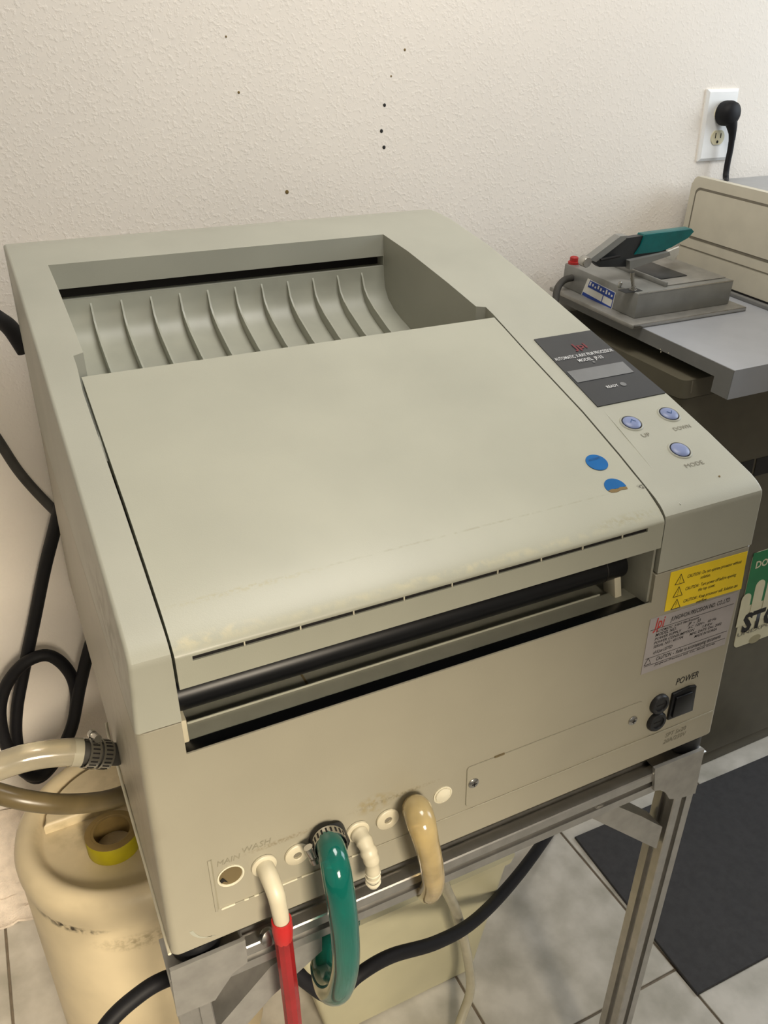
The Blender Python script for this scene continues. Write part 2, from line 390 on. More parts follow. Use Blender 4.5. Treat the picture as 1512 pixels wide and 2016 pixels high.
# lid: follows the sloping top, turned-down lip in front
lt = [(0, .2720), (0, .2980), (.0012, .3005), (.004, .3035), (.010, .3078), (.018, .3122), (.033, .3195)] + [(y, top(y)-.0004) for y in (.05, .075, .138, .19, .249, .30)] + [(.3265, top(.3265)-.0008), (.3282, top(.3282)-.003)]
lt = [(y-.001, z) for y, z in lt]
lb = [(.3282, top(.3282)-.012), (.249, .375), (.138, .343), (.05, .310), (.016, .296), (.012, .285), (.012, .2720)]
bm = bmesh.new(); vs = prism(bm, [(0, y, z) for y, z in lt+lb], (1, 0, 0))
for v in vs:
    v.co.x = (.0355+.0012*v.co.y/.328) if v.co.x < .5 else (.4765+.0225*v.co.y/.328)
lid = finish(bm, 'lid', M['lid'], fp, 25)
bm = bmesh.new(); box(bm, .0475, .4575, -.02, .0070, .2936, .2974); c1 = finish(bm, 'c1', M['body'])
cut(lid, [c1])
B('slot_shade', M['dark'], lid, .0478, .4572, .0006, .0060, .2937, .2973)  # dark fill painting the shade of the slot, almost flush with the lip
for k in range(9): B('slot_bridge', M['cream'], lid, .085+k*.043, .0860+k*.043, -.0005, .0034, .2936, .2974)
# round stickers on the lid
def disc(name, material, parent, x, y, r, h, th=.0004, x_scale=1.0, half=None):
    up, n = slope(y); o = Vector((x, y, top(y)))+n*h; bm = bmesh.new()
    pts = []
    for k in range(33):
        t = 2*PI*k/32
        if half and half == 'top' and math.sin(t) < -0.25+0.12*math.sin(9*t): continue
        pts.append(o + Vector((1, 0, 0))*(r*x_scale*math.cos(t)) + up*(r*math.sin(t)))
    if (pts[0]-pts[-1]).length < 1e-6: pts.pop()
    prism(bm, pts, n*th); return finish(bm, name, material, parent, 0)
s1 = disc('round_sticker', M['sticker'], fp, .4535, .071, .0108, .0002); s1['label'] = 'intact blue round sticker'
for i, (s, dy) in enumerate((('ACCEPT', .003), ('--', -.002), ('OK 10 00', -.006))):
    if i == 0:
        up, n = slope(.071); TXT('lettering', s, M['ink_blue'], s1, Vector((.4468, .071+dy, top(.071+dy)))+n*.0009, (1, 0, 0), up, .0026)
s2 = disc('round_sticker', M['sticker'], fp, .4512, .0395, .0108, .0002, half='top'); s2['label'] = 'torn blue round sticker'
bm = bmesh.new(); up, n = slope(.034); o = Vector((.4512, .036, top(.036)))+n*.0003
pts = [o+Vector((1, 0, 0))*a+up*b for a, b in ((-.0104, .0012), (-.006, .0022), (-.001, .0008), (.004, .0020), (.0104, .0006), (.0095, -.0022), (.003, -.0012), (-.003, -.0026), (-.0085, -.0016))]
prism(bm, pts, n*.0004); finish(bm, 'torn_edge', M['card'], s2, 0)
# output tray with ribs
tp = [(.5688, .4306), (.5684, .416), (.566, .401), (.558, .388), (.543, .3765), (.523, .367), (.485, .3530), (.42, .336), (.335, .316)]
bm = bmesh.new(); prism(bm, [(.0345, y, z) for y, z in tp] + [(.0345, .335, .30), (.0345, .5688, .30)], (.4660, 0, 0))
tray = finish(bm, 'output_tray', M['tray'], fp, 40)
bm = bmesh.new()
cr = [(.5684, .4250), (.5650, .4190), (.5595, .4055), (.549, .3960), (.53, .3855), (.485, .3670), (.42, .3500), (.345, .3315)]
prism(bm, [(-.0011, y, z) for y, z in cr] + [(-.0011, y, z-.001) for y, z in reversed(tp[1:-1])], (.0022, 0, 0))
bmesh.ops.translate(bm, verts=bm.verts, vec=(.083, 0, 0))
rib0 = finish(bm, 'rib', M['tray'], tray, 40)
for k in range(1, 11):
    r = rib0.copy(); COL.objects.link(r); r.parent = tray; r.location = (.0357*k, 0, 0)
# feeding mouth: rollers, plates and brackets
B('rubber_strip', M['gloss'], fp, .0330, .4765, .0004, .0180, .200, .2090, bev=.001)
B('feed_plate', M['grey'], fp, .0330, .4765, .0180, .0360, .200, .2085)
B('guide_edge', M['tray'], fp, .0420, .4450, .0360, .0370, .200, .2104)
B('back_plate', M['grey'], fp, .0330, .4765, .0370, .120, .198, .2050)
L('feed_roller', M['gloss'], fp, [(0, 0), (.014, 0), (.0142, .001), (.0142, .4275), (.014, .4285), (0, .4285)], (.0352, .037, .2405), (1, 0, 0), 28)
L('roller_seam', M['ink'], fp, [(.0143, 0), (.0146, .0006), (.0143, .0012)], (.4400, .037, .2405), (1, 0, 0), 28)
B('roller_bracket', M['white'], fp, .0335, .0390, .016, .034, .2080, .2300, bev=.001)
B('roller_bracket', M['cream'], fp, .4560, .4640, .026, .044, .2060, .2420, bev=.001, f=lambda c: Vector((c.x-(c.z-.206)*.18, c.y, c.z)))
B('side_plate', M['grey'], fp, .4740, .4770, .004, .12, .200, .271, bev=.0008)
B('rear_baffle', M['dark'], fp, .0335, .4765, .115, .120, .200, .30)
B('plate_joint', M['brown'], fp, .1440, .1458, .0372, .075, .2045, .2056)
# display panel
def on_top(x, y, h): return Vector((x, y, top(y)))+slope(y)[1]*h
bm = bmesh.new()
ya, yb = .1405, .2705; N = 8; lo = []
grid = []
for i in range(N+1):
    y = ya+(yb-ya)*i/N; xl = .507+.010*i/N; xr = .5965
    grid.append([on_top(xl, y, .0001), on_top(xr, y, .0001), on_top(xr, y, .0011), on_top(xl, y, .0011)])
R = [[bm.verts.new(p) for p in g] for g in grid]
for a, b in zip(R, R[1:]):
    for k in range(4): bm.faces.new((a[k], a[(k+1) % 4], b[(k+1) % 4], b[k]))
bm.faces.new(R[0]); bm.faces.new(R[-1][::-1])
pan = finish(bm, 'display_panel', M['panel'], fp, 20)
def plane_on_top(name, material, parent, x0, x1, y0, y1, h=.0013, xs=0.0):
    bm = bmesh.new(); vs = []
    n = slope((y0+y1)/2)[1]
    prism(bm, [on_top(x0, y0, h), on_top(x1, y0, h), on_top(x1+xs, y1, h), on_top(x0+xs, y1, h)], n*.0003); return finish(bm, name, material, parent, 0)
plane_on_top('screen', M['screen'], pan, .5125, .5880, .1825, .2035, xs=.0015)
def txt_top(name, s, material, parent, x, y, size, width=None, h=.0016, shear=0, bold=0.0, align='LEFT'):
    return TXT(name, s, material, parent, on_top(x, y, h), (1, 0, 0), slope(y)[0], size, width, align, shear, bold)
txt_top('lettering', 'AUTOMATIC X-RAY FILM PROCESSOR', M['white_ink'], pan, .5150, .2245, .0058, .0790, bold=.01)
txt_top('lettering', 'MODEL  JP-33', M['white_ink'], pan, .5400, .2155, .0056, .0330, bold=.01)
txt_top('lettering', 'READY', M['white_ink'], pan, .5385, .1645, .0042, .0150, bold=.012)
txt_top('emblem', 'Jpi', M['red_dim'], pan, .5500, .2390, .0110, .0190, bold=.02)
disc('indicator', M['screen'], pan, .5560, .2115, .0016, .0013, .0003)
disc('indicator', M['screen'], pan, .5605, .1665, .0036, .0013, .0003)
# buttons
for (x, y, s, lx, ly, sym) in ((.526, .1095, 'UP', .5235, .0880, '^'), (.5755, .1105, 'DOWN', .5635, .0870, 'v'), (.548, .0625, 'MODE', .5375, .0405, None)):
    up, n = slope(y); o = on_top(x, y, 0)
    bt = L('button', M['blue_btn'], fp, [(.0094, -.001), (.0093, .0012), (.0082, .0022), (.0045, .0029), (0, .0031)], o, n, 32)
    L('button_ring', M['cover'], bt, [(.0104, .0002), (.0107, .0010), (.0114, .0012), (.0123, .0006), (.0128, -.0003)], o, n, 32)
    L('button_gap', M['dark'], bt, [(.0090, .0003), (.0106, .0003)], o, n, 32)
    if sym:
        sg = 1 if sym == '^' else -1; q = o+n*.0032
        bm = bmesh.new()
        for a in (-1, 1):
            p0 = q+Vector((0, 0, 0))+up*(.0022*sg); p1 = q+Vector((a*.0032, 0, 0))-up*(.0014*sg); d = (p1-p0).normalized(); s2_ = d.cross(n)*.00035
            prism(bm, [p0+s2_, p1+s2_, p1-s2_, p0-s2_], n*.0002)
        finish(bm, 'arrow', M['ink_blue'], bt, 0)
    txt_top('lettering', s, M['ink_soft'], fp, lx, ly, .0052, {'UP': .0100, 'DOWN': .0215, 'MODE': .0225}[s], h=.0003)
disc('speck', M['card'], fp, .5620, .0225, .0010, .0002, .0004)
# long crease beside the lid on the control strip
bm = bmesh.new(); tube(bm, [on_top(.5185, .245, .0), on_top(.5135, .17, .0), on_top(.5050, .08, .0), on_top(.5000, .006, .0)], .0006, 6, 6); finish(bm, 'crease', M['cover'], fp, 60)

# ---- front face furniture (the face is the plane y = 0)
UX, UZ = Vector((1, 0, 0)), Vector((0, 0, 1))
def F(u, v, h=0.0): p = PY(u, v, 0.0); return Vector((p.x, -h, p.z))
def quad(name, material, parent, pts, th=.0004, smooth=0):
    return PR(name, material, parent, pts, (0, -th, 0), smooth)
# yellow caution label
cl = quad('caution_label', M['yellow'], fp, [F(1307.5, 1204, .0001), F(1458.5, 1159, .0001), F(1471.5, 1085, .0001), F(1320.5, 1127, .0001)]); cl['label'] = 'yellow caution label'
def bil(q, s, t, h):   # point inside a label quad BL, BR, TR, TL
    a = q[0]*(1-s)+q[1]*s; b = q[3]*(1-s)+q[2]*s; p = a*(1-t)+b*t; return Vector((p.x, -h, p.z))
Q = [F(1307.5, 1204), F(1458.5, 1159), F(1471.5, 1085), F(1320.5, 1127)]
qx = (Q[1]-Q[0]).normalized(); qw = (Q[1]-Q[0]).length; qh = (Q[3]-Q[0]).length
for i, (a, b) in enumerate((('CAUTION : Do not operate processor without', 'solution.'), ('CAUTION : Turn power off before opening', 'the top cover.'), ('CAUTION : Keep processor still. Solution can', 'overflow.'))):
    t = .74-.32*i
    TXT('lettering', a, M['ink'], cl, bil(Q, .225, t, .0005), qx, UZ, .0036, qw*(.70, .66, .71)[i], shear=.25, bold=.012)
    TXT('lettering', b, M['ink'], cl, bil(Q, .40, t-.125, .0005), qx, UZ, .0036, qw*(.13, .22, .14)[i], shear=.25, bold=.012)
    bm = bmesh.new(); c = bil(Q, .135, t-.10, .0006); tri = [c+qx*-.0062, c+qx*.0062, c+UZ*.0115]; cen = (tri[0]+tri[1]+tri[2])/3
    for k in range(3):
        p, q = tri[k], tri[(k+1) % 3]; prism(bm, [p, q, cen+(q-cen)*.86, cen+(p-cen)*.86], (0, -.0002, 0))
    finish(bm, 'warning_triangle', M['ink'], cl, 0)
    TXT('lettering', '!', M['ink'], cl, c+qx*-.0008+UZ*.0018, qx, UZ, .0062, .0011, shear=.2)
# silver rating plate
Q = [F(1261, 1328), F(1426, 1268), F(1453, 1164), F(1280, 1219)]
rp = quad('rating_plate', M['plate'], fp, [p+Vector((0, -.0001, 0)) for p in Q], .0005); rp['label'] = 'silver rating plate'
qx = (Q[1]-Q[0]).normalized(); qw = (Q[1]-Q[0]).length
def rline(t, s0=.02, s1=.98):
    bm = bmesh.new(); a, b = bil(Q, s0, t, .0007), bil(Q, s1, t, .0007); prism(bm, [a, b, b+UZ*.0004, a+UZ*.0004], (0, -.0001, 0)); finish(bm, 'rule', M['ink'], rp, 0)
for t in (.785, .27, .13): rline(t)
rl = [('Jpi', .05, .795, .0125, .125, 'red_ink'), ('JUNGWON PRECISION IND. CO.,LTD.', .235, .845, .0050, .70, 'ink'),
      ('AUTOMATIC  X-RAY Film Processor', .09, .715, .0028, .50, 'ink'), ('MODEL NO.           JP  -  33', .09, .645, .0036, .52, 'ink'),
      ('POWER SUPPLY       AC  120V~   60 Hz', .09, .575, .0031, .72, 'ink'), ('POWER CONSUMPTION        1.8 Kw', .09, .505, .0031, .68, 'ink'),
      ('SERIAL NO : 431704       MFG. DATE: Dec. 2002', .09, .435, .0031, .80, 'ink'), ('MADE IN KOREA', .57, .365, .0031, .27, 'ink'),
      ('CAUTION  -  Refer to accompanying documents', .15, .175, .0046, .77, 'ink'), ('c(UL)us LISTED', .10, .325, .0036, .22, 'ink'),
      ('Jungwon Precision Ind. Co., Seoul, Korea', .14, .085, .0024, .72, 'ink'), ('TEL 82 2 000       FAX 82 2 000', .14, .04, .0024, .40, 'ink')]
for s, a, t, sz, wd, mk in rl[:-1]:
    TXT('emblem' if s == 'Jpi' else 'lettering', s, M[mk], rp, bil(Q, a, t, .0006), qx, UZ, sz, qw*wd, shear=.2, bold=.012)
bm = bmesh.new(); c = bil(Q, .055, .155, .0007); tri = [c+qx*-.0045, c+qx*.0045, c+UZ*.0085]; cen = (tri[0]+tri[1]+tri[2])/3
for k in range(3):
    p, q = tri[k], tri[(k+1) % 3]; prism(bm, [p, q, cen+(q-cen)*.86, cen+(p-cen)*.86], (0, -.0002, 0))
finish(bm, 'warning_triangle', M['ink'], rp, 0)
# power switch, fuse holders and their lettering
TXT('lettering', 'POWER', M['ink'], fp, (.5285, -.0002, .0945), UX, UZ, .0082, .0305, shear=.2, bold=.006)
TXT('lettering', 'SPT 5x20', M['ink_soft'], fp, (.5270, -.0002, .0240), UX, UZ, .0058, .0290, shear=.15)
TXT('lettering', '20A/250V', M['ink_soft'], fp, (.5255, -.0002, .0155), UX, UZ, .0058, .0320, shear=.15)
sw = PR('power_switch', M['gloss'], fp, [F(1311, 1415), F(1360, 1396), F(1368, 1347), F(1355, 1349), F(1322, 1364)], (0, -.003, 0), bev=.0006)
PR('rocker', M['gloss'], sw, [F(1317, 1408, .003), F(1353, 1394, .003), F(1358, 1357, .003), F(1326, 1369, .003)], (0, -.0022, 0), bev=.0008)
for (u, v) in ((1296, 1384), (1290, 1418)):
    p = F(u, v); fh = L('fuse_holder', M['black'], fp, [(.0118, 0), (.0118, .003), (.0105, .0048), (.0075, .0050), (.0072, .0036), (0, .0036)], p, (0, -1, 0), 28)
    B('screwdriver_slot', M['dark'], fh, p.x-.005, p.x+.005, -.0038, -.0035, p.z-.0006, p.z+.0006)
# access panel with two screws
def rrect_face(x0, x1, z0, z1, r, y, n=4):
    out = []
    for cx, cz, a in ((x1-r, z1-r, 0), (x0+r, z1-r, 90), (x0+r, z0+r, 180), (x1-r, z0+r, 270)):
        for k in range(n+1):
            t = math.radians(a+90*k/n); out.append((cx+r*math.cos(t), y, cz+r*math.sin(t)))
    return out
ap = PR('access_panel', M['body'], fp, rrect_face(.2785, .485, .0415, .0905, .003, 0), (0, -.0008, 0), 0)
PR('panel_gap', M['ink_soft'], ap, rrect_face(.2780, .4853, .0410, .0910, .0034, 0.0001), (0, -.0003, 0), 0)
B('pry_notch', M['brown'], ap, .308, .319, -.0010, .0, .0900, .0918)
for (u, v) in ((931, 1540), (1244, 1417)):
    p = F(u, v, .0008); sc = L('screw', M['steel'], ap, [(.0056, 0), (.0056, .0010), (.0040, .0021), (.0014, .0024), (0, .0012)], p, (0, -1, 0), 20)
    for a in (0, 1): B('screw_cross', M['dark'], sc, p.x-(.0026 if a else .0005), p.x+(.0026 if a else .0005), p.y-.0026, p.y-.0022, p.z-(.0005 if a else .0026), p.z+(.0005 if a else .0026))
# ledge below the row of ports
B('ledge', M['body'], fp, .040, .170, -.0012, .0, .0352, .0370, bev=.0004)
for a_, b_ in ((.040, .052), (.060, .064), (.069, .073), (.090, .108), (.112, .124), (.160, .166)): B('chip_highlight', M['cream'], fp, a_, b_, -.0014, .0, .0358, .0373, bev=.0003)  # cream colour for chipped paint and for the highlight along the ledge
B('ledge', M['body'], fp, .170, .592, -.0010, .0, .0352, .0370, bev=.0004)
B('groove', M['faded'], fp, .0374, .0386, -.0008, .0, .038, .097)  # raised darker bar painting the shade cast beside the step
B('groove', M['body'], fp, .0350, .0374, -.0012, .0, .036, .097, bev=.0004)
TXT('lettering', 'MAIN', M['faded'], fp, (.0420, -.0002, .0865), UX, UZ, .0055, .0200, shear=.2)
TXT('lettering', 'WASH', M['faded'], fp, (.0640, -.0002, .0905), UX, UZ, .0060, .0250, shear=.2)
# ports
def hole(u, v, r):
    p = F(u, v); h = L('port', M['cream'], fp, [(r*1.08, 0), (r*1.1, .0010), (r*.98, .0012), (r*.93, .0002)], p, (0, -1, 0), 28)
    return h, p
h, p = hole(454, 1723, .0105); h['label'] = 'open hole without a fitting'
L('port_back', M['brown'], h, [(.0098, .0002), (0, .0002)], p, (0, -1, 0), 28)
bm = bmesh.new(); prism(bm, [p+Vector((x, -.0006, z)) for x, z in ((-.0095, -.0015), (-.0085, -.0045), (-.006, -.0035), (-.003, -.0062), (-.0055, -.001), (-.007, .001))], (0, -.0003, 0)); finish(bm, 'broken_edge', M['dark'], h, 0)
h, p = hole(871, 1564, .0088); h['label'] = 'knock-out blanking plug'
L('knock_out', M['cream'], h, [(.0092, .0003), (.0078, .0003), (.0074, .0018), (.0060, .0022), (.0026, .0024), (0, .0032)], p, (0, -1, 0), 28)
def grommet(u, v, hole_dark=True):
    p = F(u, v); g = L('port_grommet', M['white'], fp, [(.0106, 0), (.0112, .0006), (.0110, .0022), (.0100, .0030), (.0042, .0032), (.0036, .0026), (.0036, .0006)], p, (0, -1, 0), 32)
    if hole_dark: L('hole', M['groove'], g, [(.0037, .0008), (0, .0006)], p, (0, -1, 0), 20)
    return g, p
grommet(584, 1680); grommet(762, 1611)
g, p = grommet(519, 1702, False)
e = [p+Vector((0, -.002, 0)), p+Vector((.0005, -.014, -.001)), p+Vector((.0015, -.024, -.008)), p+Vector((.0022, -.027, -.020)), p+Vector((.0030, -.028, -.040)), p+Vector((.0030, -.028, -.060))]
TB('elbow', M['white'], g, e, [.0078, .0078, .0076, .0072, .0068, .0066], 20); E1 = e[-1]
g, p2 = grommet(703, 1635, False); p = p2
e2 = [p+Vector((0, -.002, 0)), p+Vector((.001, -.013, -.001)), p+Vector((.002, -.021, -.008)), p+Vector((.003, -.024, -.018)), p+Vector((.003, -.025, -.034))]
ep, er = spline(e2, [.0074, .0076, .0072, .0068, .0060], 4)
TB('elbow', M['white'], g, ep, [r*(1+.07*math.sin(i*1.9)+.05*math.sin(i*.8+1)) for i, r in enumerate(er)], 20, 3)
for k in range(3): L('barb', M['cream'], g, [(.0052, 0), (.0070, .001), (.0066, .0022), (.0052, .0052)], e2[-1]+Vector((0, 0, .0075-.006*k)), (0, 0, -1), 20)
# rubber feet between casing and stand
for x, y in ((.018, .024), (.578, .024), (.018, .655), (.578, .655)):
    L('foot', M['black'], fp, [(0, -.0218), (.020, -.0218), (.0225, -.019), (.0225, -.001), (0, -.001)], (x, y, 0), seg=28)
PR('round_scar', M['tray'], fp, [(.032+.018*math.cos(t*PI/24), -.0001, .030+.022*math.sin(t*PI/24)) for t in range(26, 37)] + [(.030+.0193*math.cos(t*PI/24), -.0001, .030+.0213*math.sin(t*PI/24)) for t in range(36, 25, -1)], (0, -.0002, 0), 0)

# ================================================================== STAND
st = thing('stand', (.29, .33, FL), 'slotted aluminium profile stand under the film processor', 'stand')
ZT = -.022; S = .030
def profile_outline(w, slot=.0075, deep=.006, b=.0012):
    h = w/2; s = slot/2; q = []
    side = [(-h+b, h), (-s, h), (-s, h-deep), (s, h-deep), (s, h), (h-b, h)]
    for k in range(4):
        c, n = math.cos(-k*PI/2), math.sin(-k*PI/2); q += [(x*c-y*n, x*n+y*c) for x, y in side]
    return q
def bar(name, a, b, upv=(0, 0, 1), w=S):
    a = Vector(a); b = Vector(b); x, y, n = frame(b-a, upv); bm = bmesh.new()
    prism(bm, [a+x*p+y*q for p, q in profile_outline(w)], b-a); return finish(bm, name, M['alu'], st, 20)
X0, X1, Y0, Y1 = -.012, .592, -.002, .655
zc = ZT-S/2
bar('rail', (X0+S, Y0+S/2, zc), (X1-S, Y0+S/2, zc)); bar('rail', (X0+S+.012, Y1-S/2, zc), (X1-S, Y1-S/2, zc))
bar('rail', (X0+.010+S/2, Y0+S, zc), (X0+.010+S/2, Y1-S, zc)); bar('rail', (X1-S/2, Y0+S, zc), (X1-S/2, Y1-S, zc))
for x, y, dx in ((X0+S/2, Y0+S/2, .012), (X1-S/2, Y0+S/2, -.040), (X0+.012+S/2, Y1-S/2, .012), (X1-S/2, Y1-S/2, -.040)):
    bar('leg', (x, y, ZT-.001), (x+dx, y, FL), upv=(0, 1, 0))
def Fb(u, v): p = PY(u, v, Y0-.003); return Vector((p.x, Y0-.003, p.z))
def plate(pts, name='corner_plate'):
    bm = bmesh.new(); prism(bm, pts, (0, .004, 0)); return finish(bm, name, M['alu_dull'], st, 20)
cp = [Fb(335, 1914), Fb(483, 1851), Fb(487.5, 1895), Fb(460, 1915), Fb(437, 1949), Fb(424, 1969), Fb(349, 2002)]
plate(cp)
B('plate_flange', M['alu_dull'], st, X0, .056, Y0-.001, .040, ZT-.0005, ZT+.0012, bev=.0003)
cq = [Fb(1290, 1514), Fb(1387, 1475), Fb(1369, 1562), Fb(1335, 1573), Fb(1318, 1573), Fb(1310, 1560), Fb(1300, 1556), Fb(1288, 1557)]
plate(cq)
B('plate_flange', M['alu'], st, .524, X1+.001, Y0-.001, .040, ZT-.0005, ZT+.0012, bev=.0003)
def brace(pts, depth=.028, y=Y0+.002):
    bm = bmesh.new(); prism(bm, [PY(u, v, y) for u, v in pts], (0, depth, 0)); return finish(bm, 'brace', M['alu_dull'], st, 20)
brace([(612, 1846), (634, 1838), (634, 1872), (535, 1962), (470, 2036), (448, 2084), (410, 2084), (424, 2030), (533, 1903)])
brace([(1159, 1608), (1292, 1671), (1304, 1628), (1262, 1607), (1205, 1583), (1178, 1587)], depth=.026)
L('bolt', M['steel'], st, [(.0001, 0), (.0075, 0), (.0080, .002), (.0075, .006), (.003, .0075), (0, .0076)], PY(524, 1838, Y0)+Vector((0, 0, -.002)), (.25, -1, .35), 20)

# ================================================================== HOSES IN FRONT
def hose(name, label, base, cat='hose', group=None): return thing(name, base, label, cat, group)
def bands(parent, p, d, r, wd=.009, screw_dir=(0, 0, 1), slots=22):
    """worm-drive clamp: slotted steel band and screw housing"""
    d = Vector(d).normalized(); c = L('hose_clamp', M['steel'], parent, [(r, -wd/2), (r+.0009, -wd/2), (r+.0009, wd/2), (r, wd/2)], p, d, 36, 30)
    x, y, n = frame(d); bm = bmesh.new()
    for k in range(slots):
        a = 2*PI*k/slots; rad = x*math.cos(a)+y*math.sin(a); tg = n.cross(rad)
        o = Vector(p)+rad*(r+.0009); s = .0008
        prism(bm, [o+tg*s+n*(wd*.30), o+tg*s-n*(wd*.30), o-tg*s-n*(wd*.30), o-tg*s+n*(wd*.30)], rad*.0002)
    finish(bm, 'band_slots', M['dark'], c, 0)
    sd = Vector(screw_dir).normalized(); sd = (sd-n*sd.dot(n)).normalized(); o = Vector(p)+sd*(r+.0035); tg = n.cross(sd)
    bm = bmesh.new(); lathe(bm, [(0, -.008), (.0040, -.008), (.0042, .002), (.0030, .0035), (.0044, .0036), (.0044, .0085), (0, .0085)], o, tg, 14)
    finish(bm, 'clamp_screw', M['steel'], c, 40)
    return c
def P3(*uvy): return [PY(u, v, y) for u, v, y in uvy]
# green drain hose
gh = hose('green_hose', 'thick translucent green hose looping down from a clamped port on the processor front', PY(645, 1640, 0))
g0 = PY(641, 1638, 0)
L('rubber_collar', M['black'], gh, [(0, 0), (.0160, 0), (.0165, .002), (.0160, .016), (.0140, .018)], g0, (.05, -1, -.45), 30)
gp = [PY(646, 1653, -.014)] + P3((655, 1680, -.032), (664, 1725, -.046), (674, 1790, -.052), (680, 1850, -.052), (680, 1905, -.048), (668, 1948, -.036), (648, 1950, -.012), (637, 1925, .016), (634, 1890, .038), (648, 1850, .062), (690, 1815, .10))
TB('tube', M['green'], gh, gp, [.0118, .0120, .0125, .0124, .0122, .0120, .0118, .0116, .0116, .0116, .0114, .0114], 20, 8)
bands(gh, PY(650, 1662, -.018), gp[1]-gp[0], .0136, .0100, (-1, 0, -.3))
# tan hose
th = hose('tan_hose', 'soft translucent tan hose curling under the stand rail near the processor middle', PY(818, 1590, 0))
tpn = [PY(818, 1594, -.003)] + P3((822, 1596, -.018), (830, 1622, -.032), (840, 1660, -.038), (850, 1705, -.036), (853, 1738, -.028), (846, 1756, -.012), (838, 1752, .012), (840, 1728, .045))
TB('tube', M['tan'], th, tpn, [.0128, .0132, .0130, .0112, .0108, .0106, .0106, .0106, .0104], 20, 8)
# red hose
rh = hose('red_hose', 'translucent red hose hanging straight down from a white elbow', Vector((E1.x, E1.y, FL+.06)))
r0 = E1+Vector((0, 0, .022))
L('sleeve', M['redsleeve'], rh, [(.0072, .0), (.0086, .0), (.0090, -.012), (.0082, -.022), (.0074, -.026), (.0066, -.026)], r0, (0, 0, 1), 24)
bm = bmesh.new(); tube(bm, [r0+Vector((0, 0, -.018)), r0+Vector((.0003, 0, -.05)), r0+Vector((.001, .001, -.12)), r0+Vector((.002, .003, -.25)), (r0.x+.01, r0.y-.005, FL+.10), (r0.x+.03, r0.y-.03, FL+.02), (r0.x+.10, r0.y-.07, FL+.009)], .0080, 10, 8); finish(bm, 'tube', M['red'], rh, 25)
# clear thin tube
tt = hose('thin_tube', 'thin clear tube drooping in front of the plastic bin to the floor', PY(905, 2016, .17))
TB('tube', M['thin'], tt, P3((862, 1700, .06), (876, 1745, .13), (898, 1795, .17), (915, 1858, .19), (925, 1915, .19), (925, 1955, .185), (912, 1995, .175), (895, 2040, .16)) + [PZ(860, 2100, FL+.008)], .0072, 14)
# black hose under the stand
bh = hose('black_hose', 'black rubber hose sagging across behind the stand legs', PY(700, 1910, .12))
TB('tube', M['cable'], bh, P3((1130, 1560, .52), (1075, 1648, .40), (1010, 1735, .26), (935, 1812, .17), (860, 1855, .12), (770, 1882, .09), (705, 1920, .075), (668, 1958, .07), (640, 1958, .07), (600, 1930, .075), (570, 1908, .08), (470, 1890, .09), (400, 1905, .085), (320, 1930, .075), (265, 1965, .068), (215, 2012, .06), (180, 2070, .05)), [.0104, .0104, .0094, .0088, .0086, .0084, .0082, .0080, .0080, .0080, .0080, .0080, .0080, .0080, .0080, .0080, .0080], 16)

# ================================================================== HOSES AND CABLES AT THE LEFT
ch = hose('clear_hose', 'clear vinyl hose held by two worm clamps on the processor left side', PY(205, 1487, .225), 'hose')
TB('tube', M['clear'], ch, P3((145, 1480, .222), (95, 1484, .222), (50, 1492, .222), (0, 1508, .222), (-60, 1530, .22), (-140, 1572, .21)), [.0138, .0136, .0136, .0136, .0136, .0136], 22)
TB('grey_spigot', M['cable_grey'], ch, P3((232, 1485, .232), (205, 1484, .226), (170, 1482, .222), (140, 1481, .222)), .0118, 20)
TB('tube_end', M['thin'], ch, P3((160, 1481, .222), (141, 1481, .222)), [.0141, .0141], 22, 2)
dd = PY(150, 1481, .222)-PY(220, 1485, .228)
bands(ch, PY(176, 1483, .223), dd, .0142, .0125, (0, .2, 1)); bands(ch, PY(202, 1485, .226), dd, .0142, .0120, (0, .6, -1))
bo = hose('brown_hose', 'murky brown hose lying across the white drum, below the clear hose', PY(100, 1578, .26))
TB('tube', M['brown'], bo, P3((300, 1530, .33), (262, 1556, .30), (205, 1576, .27), (130, 1583, .25), (60, 1577, .25), (0, 1563, .26), (-70, 1540, .28), (-140, 1500, .30)), .0108, 18)
# wall side cables
c1 = hose('black_cable', 'thick black cable coiled in loops against the wall left of the processor', PY(60, 1500, .74), 'cable')
TB('tube', M['cable'], c1, P3((135, 930, .70), (108, 1040, .735), (88, 1120, .75), (66, 1230, .755), (45, 1330, .755), (33, 1400, .75), (33, 1460, .75), (48, 1515, .74), (75, 1532, .735), (105, 1505, .735), (128, 1462, .735), (144, 1420, .735), (150, 1370, .735), (140, 1330, .735), (115, 1300, .735), (85, 1290, .735), (45, 1308, .735), (12, 1350, .735), (0, 1400, .735), (8, 1455, .735), (30, 1500, .728), (60, 1526, .72), (90, 1520, .72), (120, 1478, .72), (142, 1430, .72), (158, 1350, .72), (175, 1280, .71), (200, 1200, .70)), .0100, 16, 6)
c2 = hose('grey_cable', 'thin grey cable slanting down behind the processor left edge', PY(50, 940, .76), 'cable')
TB('tube', M['cable_grey'], c2, P3((-60, 780, .765), (0, 872, .77), (40, 932, .765), (90, 988, .75), (140, 1035, .71)), .0075, 14)
c3 = hose('black_lead', 'short black lead entering behind the processor at the upper left edge', PY(10, 635, .74), 'cable')
TB('tube', M['cable'], c3, P3((-70, 600, .75), (-30, 612, .75), (0, 630, .74), (22, 648, .72), (50, 690, .70)), .0115, 16)

